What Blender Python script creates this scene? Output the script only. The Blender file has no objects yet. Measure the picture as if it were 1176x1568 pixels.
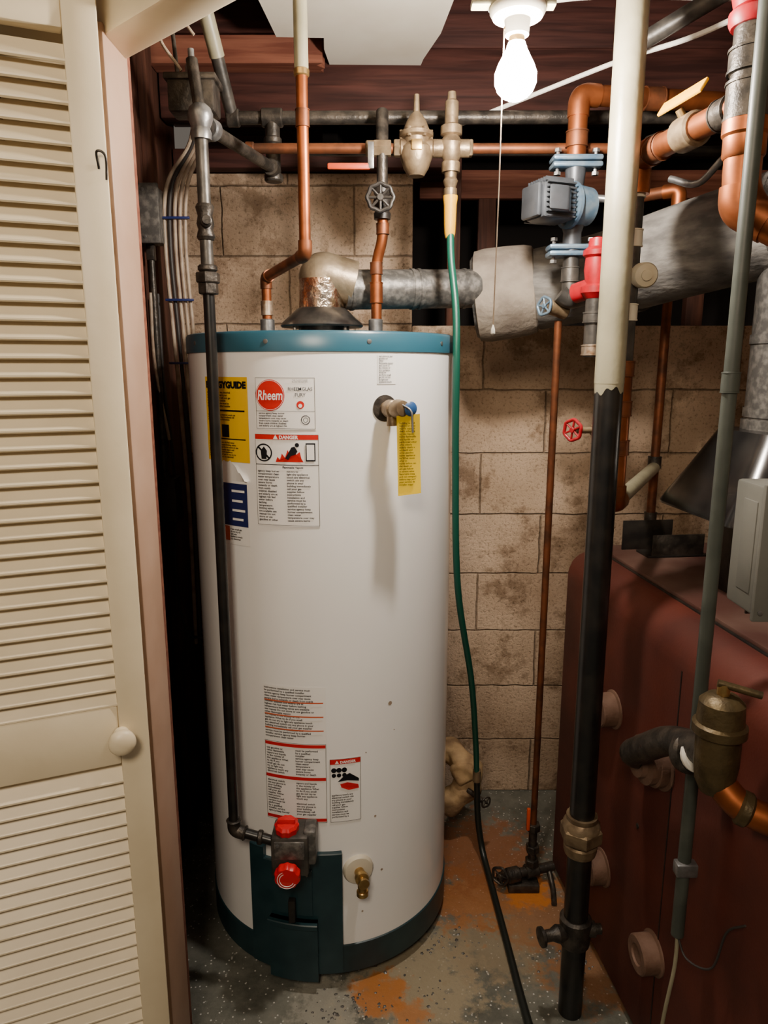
import bpy, bmesh, math, random
from mathutils import Vector, Matrix, noise
random.seed(7)
V=Vector
# ---------------------------------------------------------------- materials
def mat(name, c, rough=.5, metal=0., c2=None, scale=12, lo=.4, hi=.65, bump=0., bscale=80, detail=6, coat=0., emis=None, rvar=0., stretch=None, spec=.5):
    m=bpy.data.materials.new(name); m.use_nodes=True
    nt=m.node_tree; b=nt.nodes['Principled BSDF']
    b.inputs['Base Color'].default_value=(*c,1); b.inputs['Roughness'].default_value=rough
    b.inputs['Metallic'].default_value=metal; b.inputs['Specular IOR Level'].default_value=spec
    if coat: b.inputs['Coat Weight'].default_value=coat
    tc=nt.nodes.new('ShaderNodeTexCoord'); src=tc.outputs['Object']
    if stretch:
        mp=nt.nodes.new('ShaderNodeMapping'); mp.inputs['Scale'].default_value=stretch; nt.links.new(src,mp.inputs['Vector']); src=mp.outputs['Vector']
    if c2:
        n=nt.nodes.new('ShaderNodeTexNoise'); n.inputs['Scale'].default_value=scale; n.inputs['Detail'].default_value=detail
        r=nt.nodes.new('ShaderNodeValToRGB'); r.color_ramp.elements[0].position=lo; r.color_ramp.elements[1].position=hi
        r.color_ramp.elements[0].color=(*c,1); r.color_ramp.elements[1].color=(*c2,1)
        nt.links.new(src,n.inputs['Vector']); nt.links.new(n.outputs['Fac'],r.inputs['Fac'])
        nt.links.new(r.outputs['Color'],b.inputs['Base Color'])
        if rvar:
            mr=nt.nodes.new('ShaderNodeMapRange'); mr.inputs['To Min'].default_value=rough; mr.inputs['To Max'].default_value=rough+rvar
            nt.links.new(n.outputs['Fac'],mr.inputs['Value']); nt.links.new(mr.outputs['Result'],b.inputs['Roughness'])
    if bump:
        n2=nt.nodes.new('ShaderNodeTexNoise'); n2.inputs['Scale'].default_value=bscale; n2.inputs['Detail'].default_value=5
        bp=nt.nodes.new('ShaderNodeBump'); bp.inputs['Strength'].default_value=bump; bp.inputs['Distance'].default_value=.004
        nt.links.new(src,n2.inputs['Vector']); nt.links.new(n2.outputs['Fac'],bp.inputs['Height'])
        nt.links.new(bp.outputs['Normal'],b.inputs['Normal'])
    if emis:
        b.inputs['Emission Color'].default_value=(*emis[0],1); b.inputs['Emission Strength'].default_value=emis[1]
    return m

def wood_mat(name,c,c2,rough=.7,axis='X',sc=1.):
    m=mat(name,c,rough,spec=.25); nt=m.node_tree; b=nt.nodes['Principled BSDF']
    tc=nt.nodes.new('ShaderNodeTexCoord'); mp=nt.nodes.new('ShaderNodeMapping')
    s={'X':(1.5,25,25),'Y':(25,1.5,25),'Z':(25,25,1.5)}[axis]
    mp.inputs['Scale'].default_value=tuple(k*sc for k in s)
    n=nt.nodes.new('ShaderNodeTexNoise'); n.inputs['Scale'].default_value=2.5; n.inputs['Detail'].default_value=8; n.inputs['Distortion'].default_value=.6
    r=nt.nodes.new('ShaderNodeValToRGB'); r.color_ramp.elements[0].position=.35; r.color_ramp.elements[1].position=.7
    r.color_ramp.elements[0].color=(*c,1); r.color_ramp.elements[1].color=(*c2,1)
    bp=nt.nodes.new('ShaderNodeBump'); bp.inputs['Strength'].default_value=.4; bp.inputs['Distance'].default_value=.004
    L=nt.links.new
    L(tc.outputs['Object'],mp.inputs['Vector']); L(mp.outputs['Vector'],n.inputs['Vector']); L(n.outputs['Fac'],r.inputs['Fac'])
    L(r.outputs['Color'],b.inputs['Base Color']); L(n.outputs['Fac'],bp.inputs['Height']); L(bp.outputs['Normal'],b.inputs['Normal'])
    return m

def block_mat():
    m=mat('painted_block',(.5,.36,.25),.8,spec=.3); nt=m.node_tree; b=nt.nodes['Principled BSDF']; L=nt.links.new; N=nt.nodes.new
    tc=N('ShaderNodeTexCoord'); sp=N('ShaderNodeSeparateXYZ'); cb=N('ShaderNodeCombineXYZ')
    ax=N('ShaderNodeMath'); ax.operation='ADD'; ax.inputs[1].default_value=.09
    L(tc.outputs['Object'],sp.inputs[0]); L(sp.outputs['X'],ax.inputs[0]); L(ax.outputs[0],cb.inputs['X']); L(sp.outputs['Z'],cb.inputs['Y'])
    br=N('ShaderNodeTexBrick'); br.inputs['Scale'].default_value=1; br.inputs['Brick Width'].default_value=.406; br.inputs['Row Height'].default_value=.203
    br.inputs['Mortar Size'].default_value=.004; br.inputs['Mortar Smooth'].default_value=.9
    br.inputs['Color1'].default_value=(.74,.57,.42,1); br.inputs['Color2'].default_value=(.68,.52,.375,1); br.inputs['Mortar'].default_value=(.42,.31,.215,1)
    nw=N('ShaderNodeTexNoise'); nw.inputs['Scale'].default_value=14; mxv=N('ShaderNodeMixRGB'); mxv.blend_type='LINEAR_LIGHT'; mxv.inputs['Fac'].default_value=.006
    L(tc.outputs['Object'],nw.inputs['Vector']); L(cb.outputs[0],mxv.inputs['Color1']); L(nw.outputs['Color'],mxv.inputs['Color2']); L(mxv.outputs[0],br.inputs['Vector'])
    def noise_(s,d,rg=.5):
        n=N('ShaderNodeTexNoise'); n.inputs['Scale'].default_value=s; n.inputs['Detail'].default_value=d; n.inputs['Roughness'].default_value=rg; L(tc.outputs['Object'],n.inputs['Vector']); return n
    def ramp(src,p0,p1,c0,c1):
        r=N('ShaderNodeValToRGB'); r.color_ramp.elements[0].position=p0; r.color_ramp.elements[1].position=p1
        r.color_ramp.elements[0].color=(*c0,1); r.color_ramp.elements[1].color=(*c1,1); L(src,r.inputs['Fac']); return r
    n1=noise_(110,8,.7); r1=ramp(n1.outputs['Fac'],.36,.47,(.38,.33,.28),(1,1,1))
    n2=noise_(2.6,6); r2=ramp(n2.outputs['Fac'],.36,.62,(.62,.56,.50),(1.1,1.07,1.04))
    n3=noise_(8,8,.7); r3=ramp(n3.outputs['Fac'],.52,.62,(1,1,1),(.46,.41,.36))
    def mul(a,bb,f):
        x=N('ShaderNodeMixRGB'); x.blend_type='MULTIPLY'; x.inputs['Fac'].default_value=f; L(a,x.inputs['Color1']); L(bb,x.inputs['Color2']); return x.outputs[0]
    c=mul(mul(mul(br.outputs['Color'],r2.outputs[0],1),r1.outputs[0],.8),r3.outputs[0],.85)
    L(c,b.inputs['Base Color'])
    mh=N('ShaderNodeMath'); mh.operation='MULTIPLY_ADD'; mh.inputs[1].default_value=-1.0
    L(br.outputs['Fac'],mh.inputs[0]); L(n1.outputs['Fac'],mh.inputs[2])
    bp=N('ShaderNodeBump'); bp.inputs['Strength'].default_value=1; bp.inputs['Distance'].default_value=.008
    L(mh.outputs[0],bp.inputs['Height']); L(bp.outputs['Normal'],b.inputs['Normal'])
    return m

def floor_mat():
    m=mat('painted_concrete',(.2,.2,.18),.36); nt=m.node_tree; b=nt.nodes['Principled BSDF']; L=nt.links.new; N=nt.nodes.new
    tc=N('ShaderNodeTexCoord')
    def noise(s,d=6): 
        n=N('ShaderNodeTexNoise'); n.inputs['Scale'].default_value=s; n.inputs['Detail'].default_value=d; n.inputs['Roughness'].default_value=.7; L(tc.outputs['Object'],n.inputs['Vector']); return n
    def ramp(src,p0,p1,c0,c1):
        r=N('ShaderNodeValToRGB'); r.color_ramp.elements[0].position=p0; r.color_ramp.elements[1].position=p1
        r.color_ramp.elements[0].color=(*c0,1); r.color_ramp.elements[1].color=(*c1,1); L(src,r.inputs['Fac']); return r
    base=ramp(noise(7,10).outputs['Fac'],.35,.65,(.065,.068,.055),(.19,.188,.155))
    def mix(a,bc,f):
        x=N('ShaderNodeMixRGB'); L(a,x.inputs['Color1']); x.inputs['Color2'].default_value=(*bc,1); L(f,x.inputs['Fac']); return x
    vor=N('ShaderNodeTexVoronoi'); vor.inputs['Scale'].default_value=75; L(tc.outputs['Object'],vor.inputs['Vector'])
    speck=ramp(vor.outputs['Distance'],.13,.19,(1,1,1),(0,0,0))
    cur=mix(base.outputs[0],(.55,.54,.5),speck.outputs[0])
    for (x,y,rad,col,op) in ((.07,1.50,.17,(.34,.28,.18),.8),(.30,1.62,.14,(.27,.21,.13),.7),(-.13,1.42,.09,(.36,.34,.28),.7),(-.01,1.455,.065,(.42,.15,.03),.9),(.06,1.40,.04,(.42,.16,.04),.8),(.25,1.78,.12,(.34,.12,.03),.75),(.30,1.97,.17,(.24,.085,.03),.8),(.52,1.53,.11,(.24,.10,.035),.75),(.44,1.72,.14,(.28,.12,.045),.7),(.42,1.80,.07,(.46,.15,.025),.9)):
        d=N('ShaderNodeVectorMath'); d.operation='DISTANCE'; d.inputs[1].default_value=(x,y,0); L(tc.outputs['Object'],d.inputs[0])
        nn=noise(22,12)
        s=N('ShaderNodeMath'); s.operation='MULTIPLY_ADD'; s.inputs[1].default_value=-rad*3.6; L(nn.outputs['Fac'],s.inputs[0]); L(d.outputs['Value'],s.inputs[2])
        mr=N('ShaderNodeMapRange'); mr.inputs['From Min'].default_value=-1.05*rad; mr.inputs['From Max'].default_value=-.6*rad; mr.inputs['To Min'].default_value=op; mr.inputs['To Max'].default_value=0
        L(s.outputs[0],mr.inputs['Value'])
        cur=mix(cur.outputs[0],col,mr.outputs['Result'])
    L(cur.outputs[0],b.inputs['Base Color'])
    bp=N('ShaderNodeBump'); bp.inputs['Strength'].default_value=.45; bp.inputs['Distance'].default_value=.004
    L(noise(60).outputs['Fac'],bp.inputs['Height']); L(bp.outputs['Normal'],b.inputs['Normal'])
    return m

M={}
M['enamel']=mat('white_enamel',(.88,.87,.855),.2,c2=(.85,.84,.82),scale=3,coat=.3)
M['teal']=mat('teal_band',(.02,.085,.125),.3)
M['teal_d']=mat('dark_teal_panel',(.006,.026,.033),.4,c2=(.011,.036,.043),scale=20)
M['black']=mat('black_pipe',(.014,.012,.011),.42,.3,c2=(.03,.025,.02),scale=30,bump=.15)
M['blackp']=mat('black_painted_pipe',(.005,.005,.005),.3,.0,c2=(.013,.011,.009),scale=25)
M['iron']=mat('dark_iron',(.03,.026,.022),.42,.6,c2=(.075,.062,.05),scale=40,bump=.3,bscale=150)
M['grey_iron']=mat('grey_iron_pipe',(.045,.042,.038),.42,.5,c2=(.095,.084,.072),scale=30,bump=.2)
M['copper']=mat('copper',(.36,.105,.032),.33,.85,c2=(.18,.055,.02),scale=18,rvar=.2)
M['copper_d']=mat('aged_copper',(.22,.07,.026),.42,.7,c2=(.09,.035,.017),scale=22,rvar=.2)
M['solder']=mat('solder_joint',(.46,.38,.29),.4,.8,c2=(.27,.16,.09),scale=60)
M['brass']=mat('brass',(.55,.36,.13),.32,.9,c2=(.34,.21,.08),scale=40)
M['bronze']=mat('weathered_bronze',(.25,.18,.105),.42,.6,c2=(.14,.095,.055),scale=40,bump=.25)
M['brass_d']=mat('olive_bronze',(.11,.078,.035),.45,.6,c2=(.06,.042,.02),scale=30,bump=.3,bscale=120)
M['galv']=mat('galvanised',(.27,.265,.26),.38,.75,c2=(.13,.13,.13),scale=45,lo=.35,hi=.7,bump=.2)
M['galv_old']=mat('old_galvanised',(.09,.086,.08),.45,.5,c2=(.20,.186,.168),scale=70,lo=.42,hi=.65,bump=.3)
M['foil']=mat('foil_tape',(.80,.70,.58),.18,1,c2=(.6,.42,.28),scale=30,bump=1,bscale=50)
M['tin']=mat('yellowed_tin',(.30,.235,.155),.4,.6,c2=(.18,.135,.085),scale=25,bump=.2)
M['hood']=mat('dark_draft_hood',(.05,.046,.043),.3,.75,c2=(.13,.115,.10),scale=20)
M['hood_g']=mat('grey_flue_hood',(.055,.053,.053),.22,.85,c2=(.10,.098,.095),scale=14)
M['insul']=mat('grey_pipe_insulation',(.17,.158,.142),.85,c2=(.07,.065,.06),scale=14,lo=.38,hi=.62,bump=.8,bscale=40,stretch=(1,1,2.5),detail=12)
M['insul_w']=mat('pale_asbestos_wrap',(.25,.21,.165),.9,c2=(.15,.12,.095),scale=14,bump=.8,bscale=60)
M['cream']=mat('cream_paint',(.60,.55,.43),.45,c2=(.52,.46,.35),scale=10)
M['cream_old']=mat('old_cream_paint_pipe',(.29,.265,.175),.42,c2=(.22,.20,.13),scale=12,bump=.15)
M['door']=mat('door_cream_paint',(.77,.665,.47),.42,c2=(.71,.605,.42),scale=8,bump=.08,bscale=40)
M['jamb']=mat('jamb_pink_paint',(.38,.235,.155),.5,c2=(.46,.30,.21),scale=5)
M['red']=mat('red_knob',(.60,.006,.01),.35)
M['redv']=mat('red_valve_paint',(.33,.002,.010),.42,c2=(.22,.002,.006),scale=40,spec=.35)
M['hose']=mat('green_hose',(.004,.065,.042),.38)
M['hose_d']=mat('dark_hose',(.01,.013,.011),.4)
M['yellow']=mat('yellow_plastic',(.60,.30,.002),.45,spec=.3)
M['tag']=mat('yellow_tag',(.66,.45,.004),.5,spec=.3)
M['guide']=mat('yellow_label',(.80,.48,.002),.45,spec=.3)
M['lab']=mat('label_white',(.84,.82,.79),.45,spec=.3)
M['ink']=mat('ink_black',(.006,.006,.008),.6,spec=.2)
M['inkr']=mat('ink_red',(.55,.010,.006),.5,spec=.2)
M['inkrr']=mat('ink_orange',(.58,.11,.04),.5)
M['navy']=mat('navy_label',(.012,.02,.10),.4)
M['orange']=mat('orange_handle',(.48,.05,.008),.45)
M['blue']=mat('blue_flange',(.085,.15,.225),.4,.4,c2=(.17,.23,.28),scale=40)
M['pump']=mat('pump_grey',(.08,.088,.10),.4,.5,c2=(.055,.06,.068),scale=25)
M['beige']=mat('beige_plastic',(.46,.40,.28),.5)
M['greyp']=mat('grey_box_paint',(.10,.10,.086),.5,c2=(.135,.133,.115),scale=8)
M['conduit']=mat('grey_green_conduit',(.038,.044,.036),.45,c2=(.06,.067,.055),scale=14)
M['cable']=mat('old_cable',(.36,.28,.20),.55,c2=(.21,.145,.10),scale=25)
M['cable_d']=mat('dark_cable',(.025,.02,.018),.6)
M['wirew']=mat('white_cable',(.70,.67,.60),.5)
M['maroon']=mat('maroon_jacket',(.092,.019,.011),.46,c2=(.058,.0135,.009),scale=5,bump=.1,bscale=200,rvar=.2,spec=.35)
M['maroon_d']=mat('maroon_dusty_top',(.065,.024,.017),.75,c2=(.11,.06,.044),scale=6,spec=.3)
M['plug']=mat('tan_tapping',(.11,.056,.034),.7,c2=(.16,.088,.058),scale=20,bump=.4)
M['drywall']=mat('drywall_scrap',(.74,.69,.59),.8,c2=(.67,.61,.50),scale=6)
M['tan']=mat('tan_lumpy_insulation',(.46,.31,.155),.8,c2=(.17,.10,.05),scale=14,bump=1,bscale=40)
M['porc']=mat('porcelain',(.55,.51,.42),.3)
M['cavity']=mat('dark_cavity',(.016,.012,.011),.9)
M['wood_r']=wood_mat('red_brown_joist',(.028,.009,.007),(.075,.025,.019),axis='X')
M['wood_y']=wood_mat('brown_board',(.025,.011,.009),(.065,.029,.020),axis='Y')
M['wood_l']=wood_mat('reddish_blocking',(.13,.04,.024),(.24,.092,.055),axis='X')
M['wood_v']=wood_mat('brown_stud',(.04,.015,.010),(.095,.036,.021),axis='Z')
M['block']=block_mat(); M['floor']=floor_mat()

# ---------------------------------------------------------------- geometry helpers
GR={}
class Grp:
    def __init__(s,name): s.name=name; s.parts=[]; GR[name]=s
    def add(s,o): s.parts.append(o); return o
def finish(bm,name,m,g,smooth=True,ang=35):
    bmesh.ops.recalc_face_normals(bm,faces=bm.faces)
    for f in bm.faces: f.smooth=smooth
    if smooth:
        for e in bm.edges:
            if len(e.link_faces)==2:
                try:
                    if e.calc_face_angle()>math.radians(ang): e.smooth=False
                except: pass
    me=bpy.data.meshes.new(name); bm.to_mesh(me); bm.free()
    o=bpy.data.objects.new(name,me); bpy.context.scene.collection.objects.link(o)
    if isinstance(m,str): m=M[m]
    me.materials.append(m)
    if g: g.add(o)
    return o
def fillet(pts,bend):
    pts=[V(p) for p in pts]
    if len(pts)<3 or not bend: return pts
    out=[pts[0]]
    for i in range(1,len(pts)-1):
        a,p,b=pts[i-1],pts[i],pts[i+1]
        da=(a-p); db=(b-p); c=min(bend,da.length*.48,db.length*.48)
        s=p+da.normalized()*c; e=p+db.normalized()*c
        for k in range(9):
            t=k/8; out.append(s*(1-t)**2+p*2*t*(1-t)+e*t*t)
    out.append(pts[-1]); return out
def tube(name,pts,r,m,g,bend=.0,seg=18,rad=None,spline=False,caps=True):
    if spline: pts=crom(pts)
    else: pts=fillet(pts,bend)
    q=[pts[0]]
    for p in pts[1:]:
        if (p-q[-1]).length>1e-5: q.append(p)
    pts=q; bm=bmesh.new(); rings=[]
    t0=(pts[1]-pts[0]).normalized(); n=t0.orthogonal().normalized()
    for i,p in enumerate(pts):
        t=(pts[min(i+1,len(pts)-1)]-pts[max(i-1,0)]).normalized()
        n=(n-t*n.dot(t)).normalized(); b=t.cross(n)
        rr=rad(i/(len(pts)-1)) if rad else r
        rings.append([bm.verts.new(p+(n*math.cos(a)+b*math.sin(a))*rr) for a in [2*math.pi*k/seg for k in range(seg)]])
    for A,B in zip(rings,rings[1:]):
        for k in range(seg): bm.faces.new((A[k],A[(k+1)%seg],B[(k+1)%seg],B[k]))
    if caps: bm.faces.new(rings[0]); bm.faces.new(rings[-1])
    return finish(bm,name,m,g)
def crom(pts,n=8):
    P=[V(p) for p in pts]; P=[P[0]*2-P[1]]+P+[P[-1]*2-P[-2]]; out=[]
    for i in range(1,len(P)-2):
        a,b,c,d=P[i-1:i+3]
        for k in range(n):
            t=k/n; out.append(.5*((2*b)+(c-a)*t+(2*a-5*b+4*c-d)*t*t+(3*b-a-3*c+d)*t**3))
    out.append(P[-2]); return out
def lathe(name,o,d,prof,m,g,seg=24,ang=35,wob=None,sq=(1,1)):
    o=V(o); d=V(d).normalized(); n=V((0,0,1)) if abs(d.z)<.9 else V((1,0,0)); n=(n-d*n.dot(d)).normalized(); b=d.cross(n)
    bm=bmesh.new(); rings=[]
    for t,r in prof:
        if r<1e-5: rings.append([bm.verts.new(o+d*t)])
        else: rings.append([bm.verts.new(o+d*t+(n*math.cos(a)*sq[0]+b*math.sin(a)*sq[1])*r*(wob(a) if wob else 1)) for a in [2*math.pi*(k+.5)/seg for k in range(seg)]])
    for A,B in zip(rings,rings[1:]):
        if len(A)==1 and len(B)==1: continue
        for k in range(seg):
            k2=(k+1)%seg
            if len(A)==1: bm.faces.new((A[0],B[k],B[k2]))
            elif len(B)==1: bm.faces.new((A[k],A[k2],B[0]))
            else: bm.faces.new((A[k],A[k2],B[k2],B[k]))
    for R in (rings[0],rings[-1]):
        if len(R)>2: bm.faces.new(R)
    return finish(bm,name,m,g,ang=ang)
def collar(name,p,d,r,L,m,g,seg=20,ch=.15):
    c=r*ch; return lathe(name,V(p)-V(d).normalized()*L/2,d,[(0,r-c),(c,r),(L-c,r),(L,r-c)],m,g,seg)
def hexnut(name,p,d,r,L,m,g): return lathe(name,V(p)-V(d).normalized()*L/2,d,[(0,r*.92),(r*.1,r),(L-r*.1,r),(L,r*.92)],m,g,6,ang=20)
def box(name,lo,hi,m,g,bev=.003,rot=None,seg=2,piv=None):
    bm=bmesh.new(); bmesh.ops.create_cube(bm,size=1)
    lo,hi=V(lo),V(hi); c=(lo+hi)/2; s=hi-lo
    for v in bm.verts: v.co=V((v.co.x*s.x,v.co.y*s.y,v.co.z*s.z))
    if bev: bmesh.ops.bevel(bm,geom=bm.edges[:],offset=min(bev,min(s)*.45),segments=seg,affect='EDGES',profile=.5)
    for v in bm.verts:
        if rot: v.co=rot@v.co
        v.co+=c
    return finish(bm,name,m,g)
def obox(name,o,ex,ey,ez,m,g,bev=.003):
    ex,ey,ez=V(ex),V(ey),V(ez); bm=bmesh.new(); bmesh.ops.create_cube(bm,size=1)
    lx,ly,lz=ex.length,ey.length,ez.length; X,Y,Z=ex.normalized(),ey.normalized(),ez.normalized(); c=V(o)+(ex+ey+ez)/2
    for v in bm.verts: v.co=V((v.co.x*lx,v.co.y*ly,v.co.z*lz))
    if bev: bmesh.ops.bevel(bm,geom=bm.edges[:],offset=min(bev,min(lx,ly,lz)*.45),segments=2,affect='EDGES',profile=.5)
    for v in bm.verts: v.co=c+X*v.co.x+Y*v.co.y+Z*v.co.z
    return finish(bm,name,m,g)
def prism(name,poly,z0,z1,m,g):
    bm=bmesh.new(); A=[bm.verts.new((x,y,z0)) for x,y in poly]; B=[bm.verts.new((x,y,z1)) for x,y in poly]
    bm.faces.new(A); bm.faces.new(B); n=len(A)
    for i in range(n): bm.faces.new((A[i],A[(i+1)%n],B[(i+1)%n],B[i]))
    return finish(bm,name,m,g,smooth=False)
def pipe(g,pts,r,m,fm,fr=None,arm=None,bend=None,name='pipe',rims=True):
    """pipe run with an elbow fitting modelled at every corner"""
    fr=fr or r*1.22; arm=arm or r*2.6; P=[V(p) for p in pts]
    tube(name,P,r,m,g,bend=bend or r*1.6)
    for i in range(1,len(P)-1):
        a=(P[i-1]-P[i]).normalized(); b=(P[i+1]-P[i]).normalized()
        if a.dot(b)<-.97: continue
        tube('elbow',[P[i]+a*arm,P[i],P[i]+b*arm],fr,fm,g,bend=arm*.8)
        if rims: collar('elbow_rim',P[i]+a*arm,a,fr*1.13,r*.5,fm,g); collar('elbow_rim',P[i]+b*arm,b,fr*1.13,r*.5,fm,g)
def couple(g,p,d,r,L,m,name='coupling'):
    collar(name,p,d,r*1.14,L,m,g,ch=.08); d=V(d).normalized()
    for s in (-1,1): collar(name+'_rim',V(p)+d*s*L/2,d,r*1.2,r*.22,m,g)
def wheel(g,c,d,R,m,n=5,name='handwheel'):
    c=V(c); d=V(d).normalized(); a=d.orthogonal().normalized(); b=d.cross(a)
    pts=[c+(a*math.cos(t)+b*math.sin(t))*R*(1+.05*math.cos(n*t)) for t in [2*math.pi*k/40 for k in range(41)]]
    tube(name,pts,R*.17,m,g,seg=10)
    for k in range(n):
        t=2*math.pi*k/n; tube('spoke',[c,c+(a*math.cos(t)+b*math.sin(t))*R],R*.11,m,g,seg=8)
    collar('hub',c,d,R*.28,R*.4,m,g)

# ---------------------------------------------------------------- room shell
BW=2.30
g=Grp('wall_back')
box('block_wall_tall',(-.75,BW,0),(.088,BW+.2,2.065),'block',g,bev=.006)
box('block_wall_low',(.088,BW,0),(1.75,BW+.2,1.62),'block',g,bev=.006)
g=Grp('wall_crawlspace'); 
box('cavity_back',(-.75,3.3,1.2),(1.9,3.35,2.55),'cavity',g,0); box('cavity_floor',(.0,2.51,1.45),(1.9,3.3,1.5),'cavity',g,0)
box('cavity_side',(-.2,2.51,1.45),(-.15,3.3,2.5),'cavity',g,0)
g=Grp('floor'); box('slab',(-1.6,-1.5,-.08),(1.9,2.5,0),'floor',g,0)
g=Grp('wall_left'); box('boarding',(-.72,1.30,0),(-.625,BW,2.5),'wood_v',g,.002)
for y in (1.98,): box('stud',(-.625,y,0),(-.60,y+.05,2.4),'wood_v',g,.003)
g=Grp('wall_right'); box('side_wall',(1.75,-1.5,0),(1.85,3.3,2.55),'block',g,0)
g=Grp('ceiling'); 
box('subfloor',(-1.6,-.2,2.52),(1.9,3.35,2.56),'wood_y',g,0)
for y in (.55,.95,1.36,1.80): box('joist',(-.72,y,2.34),(1.75,y+.04,2.52),'wood_r',g,.003)
for y in (2.62,3.0): box('joist',(-.72,y,2.3),(1.75,y+.04,2.52),'wood_r',g,.003)
g=Grp('ceiling_beam'); box('beam',(-.62,2.15,2.17),(1.75,2.21,2.345),'wood_r',g,.004); box('beam_cap',(-.62,2.15,2.345),(1.75,2.28,2.52),'wood_r',g,.003)
g=Grp('sill_plate'); box('plate',(-.62,2.25,2.067),(.2,2.42,2.12),'wood_r',g,.004)
g=Grp('crawlspace_board'); box('board',(.12,2.56,2.05),(1.4,2.60,2.14),'wood_l',g,.004)
for x in (.32,1.05): box('upright',(x,2.56,1.5),(x+.06,2.60,2.05),'wood_v',g,.003)
g=Grp('wood_blocking')
prism('board',[(-.622,2.085),(-.622,2.148),(-.165,2.148),(-.172,2.13),(-.16,2.12),(-.18,2.10),(-.163,2.085)],2.283,2.35,'wood_l',g)
g=Grp('drywall_scrap'); prism('panel',[(-.148,2.135),(.10,2.14),(.105,2.10),(.14,1.95),(.16,1.75),(.19,1.42),(-.31,1.42),(-.28,1.80),(-.268,1.97),(-.15,1.975),(-.155,2.04)],2.298,2.338,'drywall',g)
g=Grp('support_post'); box('post',(.20,2.36,1.62),(.24,2.42,2.3),'wood_v',g,.003)

# door jamb + header
g=Grp('door_frame')
box('jamb',(-.50,1.16,0),(-.412,1.265,1.99),'jamb',g,.004)
box('casing',(-.56,1.135,0),(-.425,1.16,2.10),'door',g,.004)
d=V((.154,-.134,0)).normalized(); L=.75; a=V((-.44,1.285,1.975)); nrm=V((-d.y,d.x,0))
obox('header',a,d*L,nrm*-.07,(0,0,.12),'door',g,.006)
obox('header_upper_board',a+V((0,0,.12)),d*L,nrm*-.09,(0,0,.16),'door',g,.004)
g=Grp('trim_1'); box('stop',(-.43,1.268,0),(-.418,1.295,2.2),'wood_l',g,.002)

# louvered door
g=Grp('louvered_door')
E=V((-.923,-.385,0)); Nn=V((.385,-.923,0)); O=V((-.405,1.118,0)); W=.42; T=.028
def dbox(name,s0,s1,t0,t1,z0,z1,bev=.003): return obox(name,O+E*s0+Nn*t0+V((0,0,z0)),E*(s1-s0),Nn*(t1-t0),(0,0,z1-z0),'door',g,bev)
st=.046
dbox('stile_right',0,st,0,T,.02,2.04); dbox('stile_left',W-st,W,0,T,.02,2.04)
dbox('top_rail',st,W-st,.002,T-.002,1.945,2.04); dbox('mid_rail',st,W-st,.002,T-.002,.845,.95); dbox('bottom_rail',st,W-st,.002,T-.002,.02,.20)
bm=bmesh.new()
def slat(z):
    tilt=math.radians(50); w=.036; th=.0065
    up=V((0,0,1)); ax=(Nn*math.cos(tilt)-up*math.sin(tilt)); nn=(Nn*math.sin(tilt)+up*math.cos(tilt))
    c=O+Nn*(T/2)+up*z
    vs=[]
    prof=[(-w/2,-th/2),(-w/2,th/2),(w/2-.002,th/2),(w/2,th/4),(w/2,-th/4),(w/2-.002,-th/2)]
    for s in (st-.003,W-st+.003):
        vs.append([bm.verts.new(c+E*s+ax*p+nn*q) for p,q in prof])
    n=len(prof)
    for i in range(n): bm.faces.new((vs[0][i],vs[0][(i+1)%n],vs[1][(i+1)%n],vs[1][i]))
    bm.faces.new(vs[0]); bm.faces.new(vs[1])
z=.215
while z<.84: slat(z); z+=.0265
z=.963
while z<1.94: slat(z); z+=.0265
finish(bm,'louver_slats','door',g,smooth=False)
kc=O+E*.043+V((0,0,.90))
lathe('knob',kc+Nn*T,Nn,[(0,.013),(.003,.0135),(.008,.009),(.016,.009),(.02,.016),(.026,.021),(.033,.0215),(.038,.018),(.041,.010),(.042,0)],'door',g,28,ang=60)
tube('hook',[O+E*.003+Nn*(T+.004)+V((0,0,1.755)),O+E*.003+Nn*(T+.012)+V((0,0,1.785)),O+E*.014+Nn*(T+.01)+V((0,0,1.79)),O+E*.012+Nn*(T)+V((0,0,1.77))],.0018,'iron',g,spline=True,seg=8)

# ---------------------------------------------------------------- water heater
g=Grp('water_heater'); CX,CY,R=-.152,1.80,.322
def cp(phi,z,off=0): a=math.radians(phi); return V((CX+(R+off)*math.sin(a),CY-(R+off)*math.cos(a),z))
def cn(phi): a=math.radians(phi); return V((math.sin(a),-math.cos(a),0))
S=128
lathe('tank_body',(CX,CY,.11),(0,0,1),[(0,R),(.5,R),(1.0,R),(1.416,R)],'enamel',g,S)
lathe('top_band',(CX,CY,1.524),(0,0,1),[(0,R+.001),(.001,R+.003),(.036,R+.003),(.041,R),(.043,R-.006),(.041,R-.012),(.043,.05),(.043,0)],'teal',g,S)
lathe('bottom_band',(CX,CY,.035),(0,0,1),[(0,R-.02),(0,R),(.003,R+.003),(.078,R+.003),(.08,R)],'teal_d',g,S)
lathe('base_ring',(CX,CY,0.0),(0,0,1),[(0,R-.07),(.036,R-.07)],'black',g,S)
for ph in (-50,25,120,-120): box('foot',cp(ph,0,-.05)-V((.02,.02,0)),cp(ph,.036,-.05)+V((.02,.02,0)),'iron',g,.003)
for ph in (-55,-16,22,60): lathe('band_screw',cp(ph,1.545,.002),cn(ph),[(0,.005),(.002,.005),(.003,0)],'galv',g,12)
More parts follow.
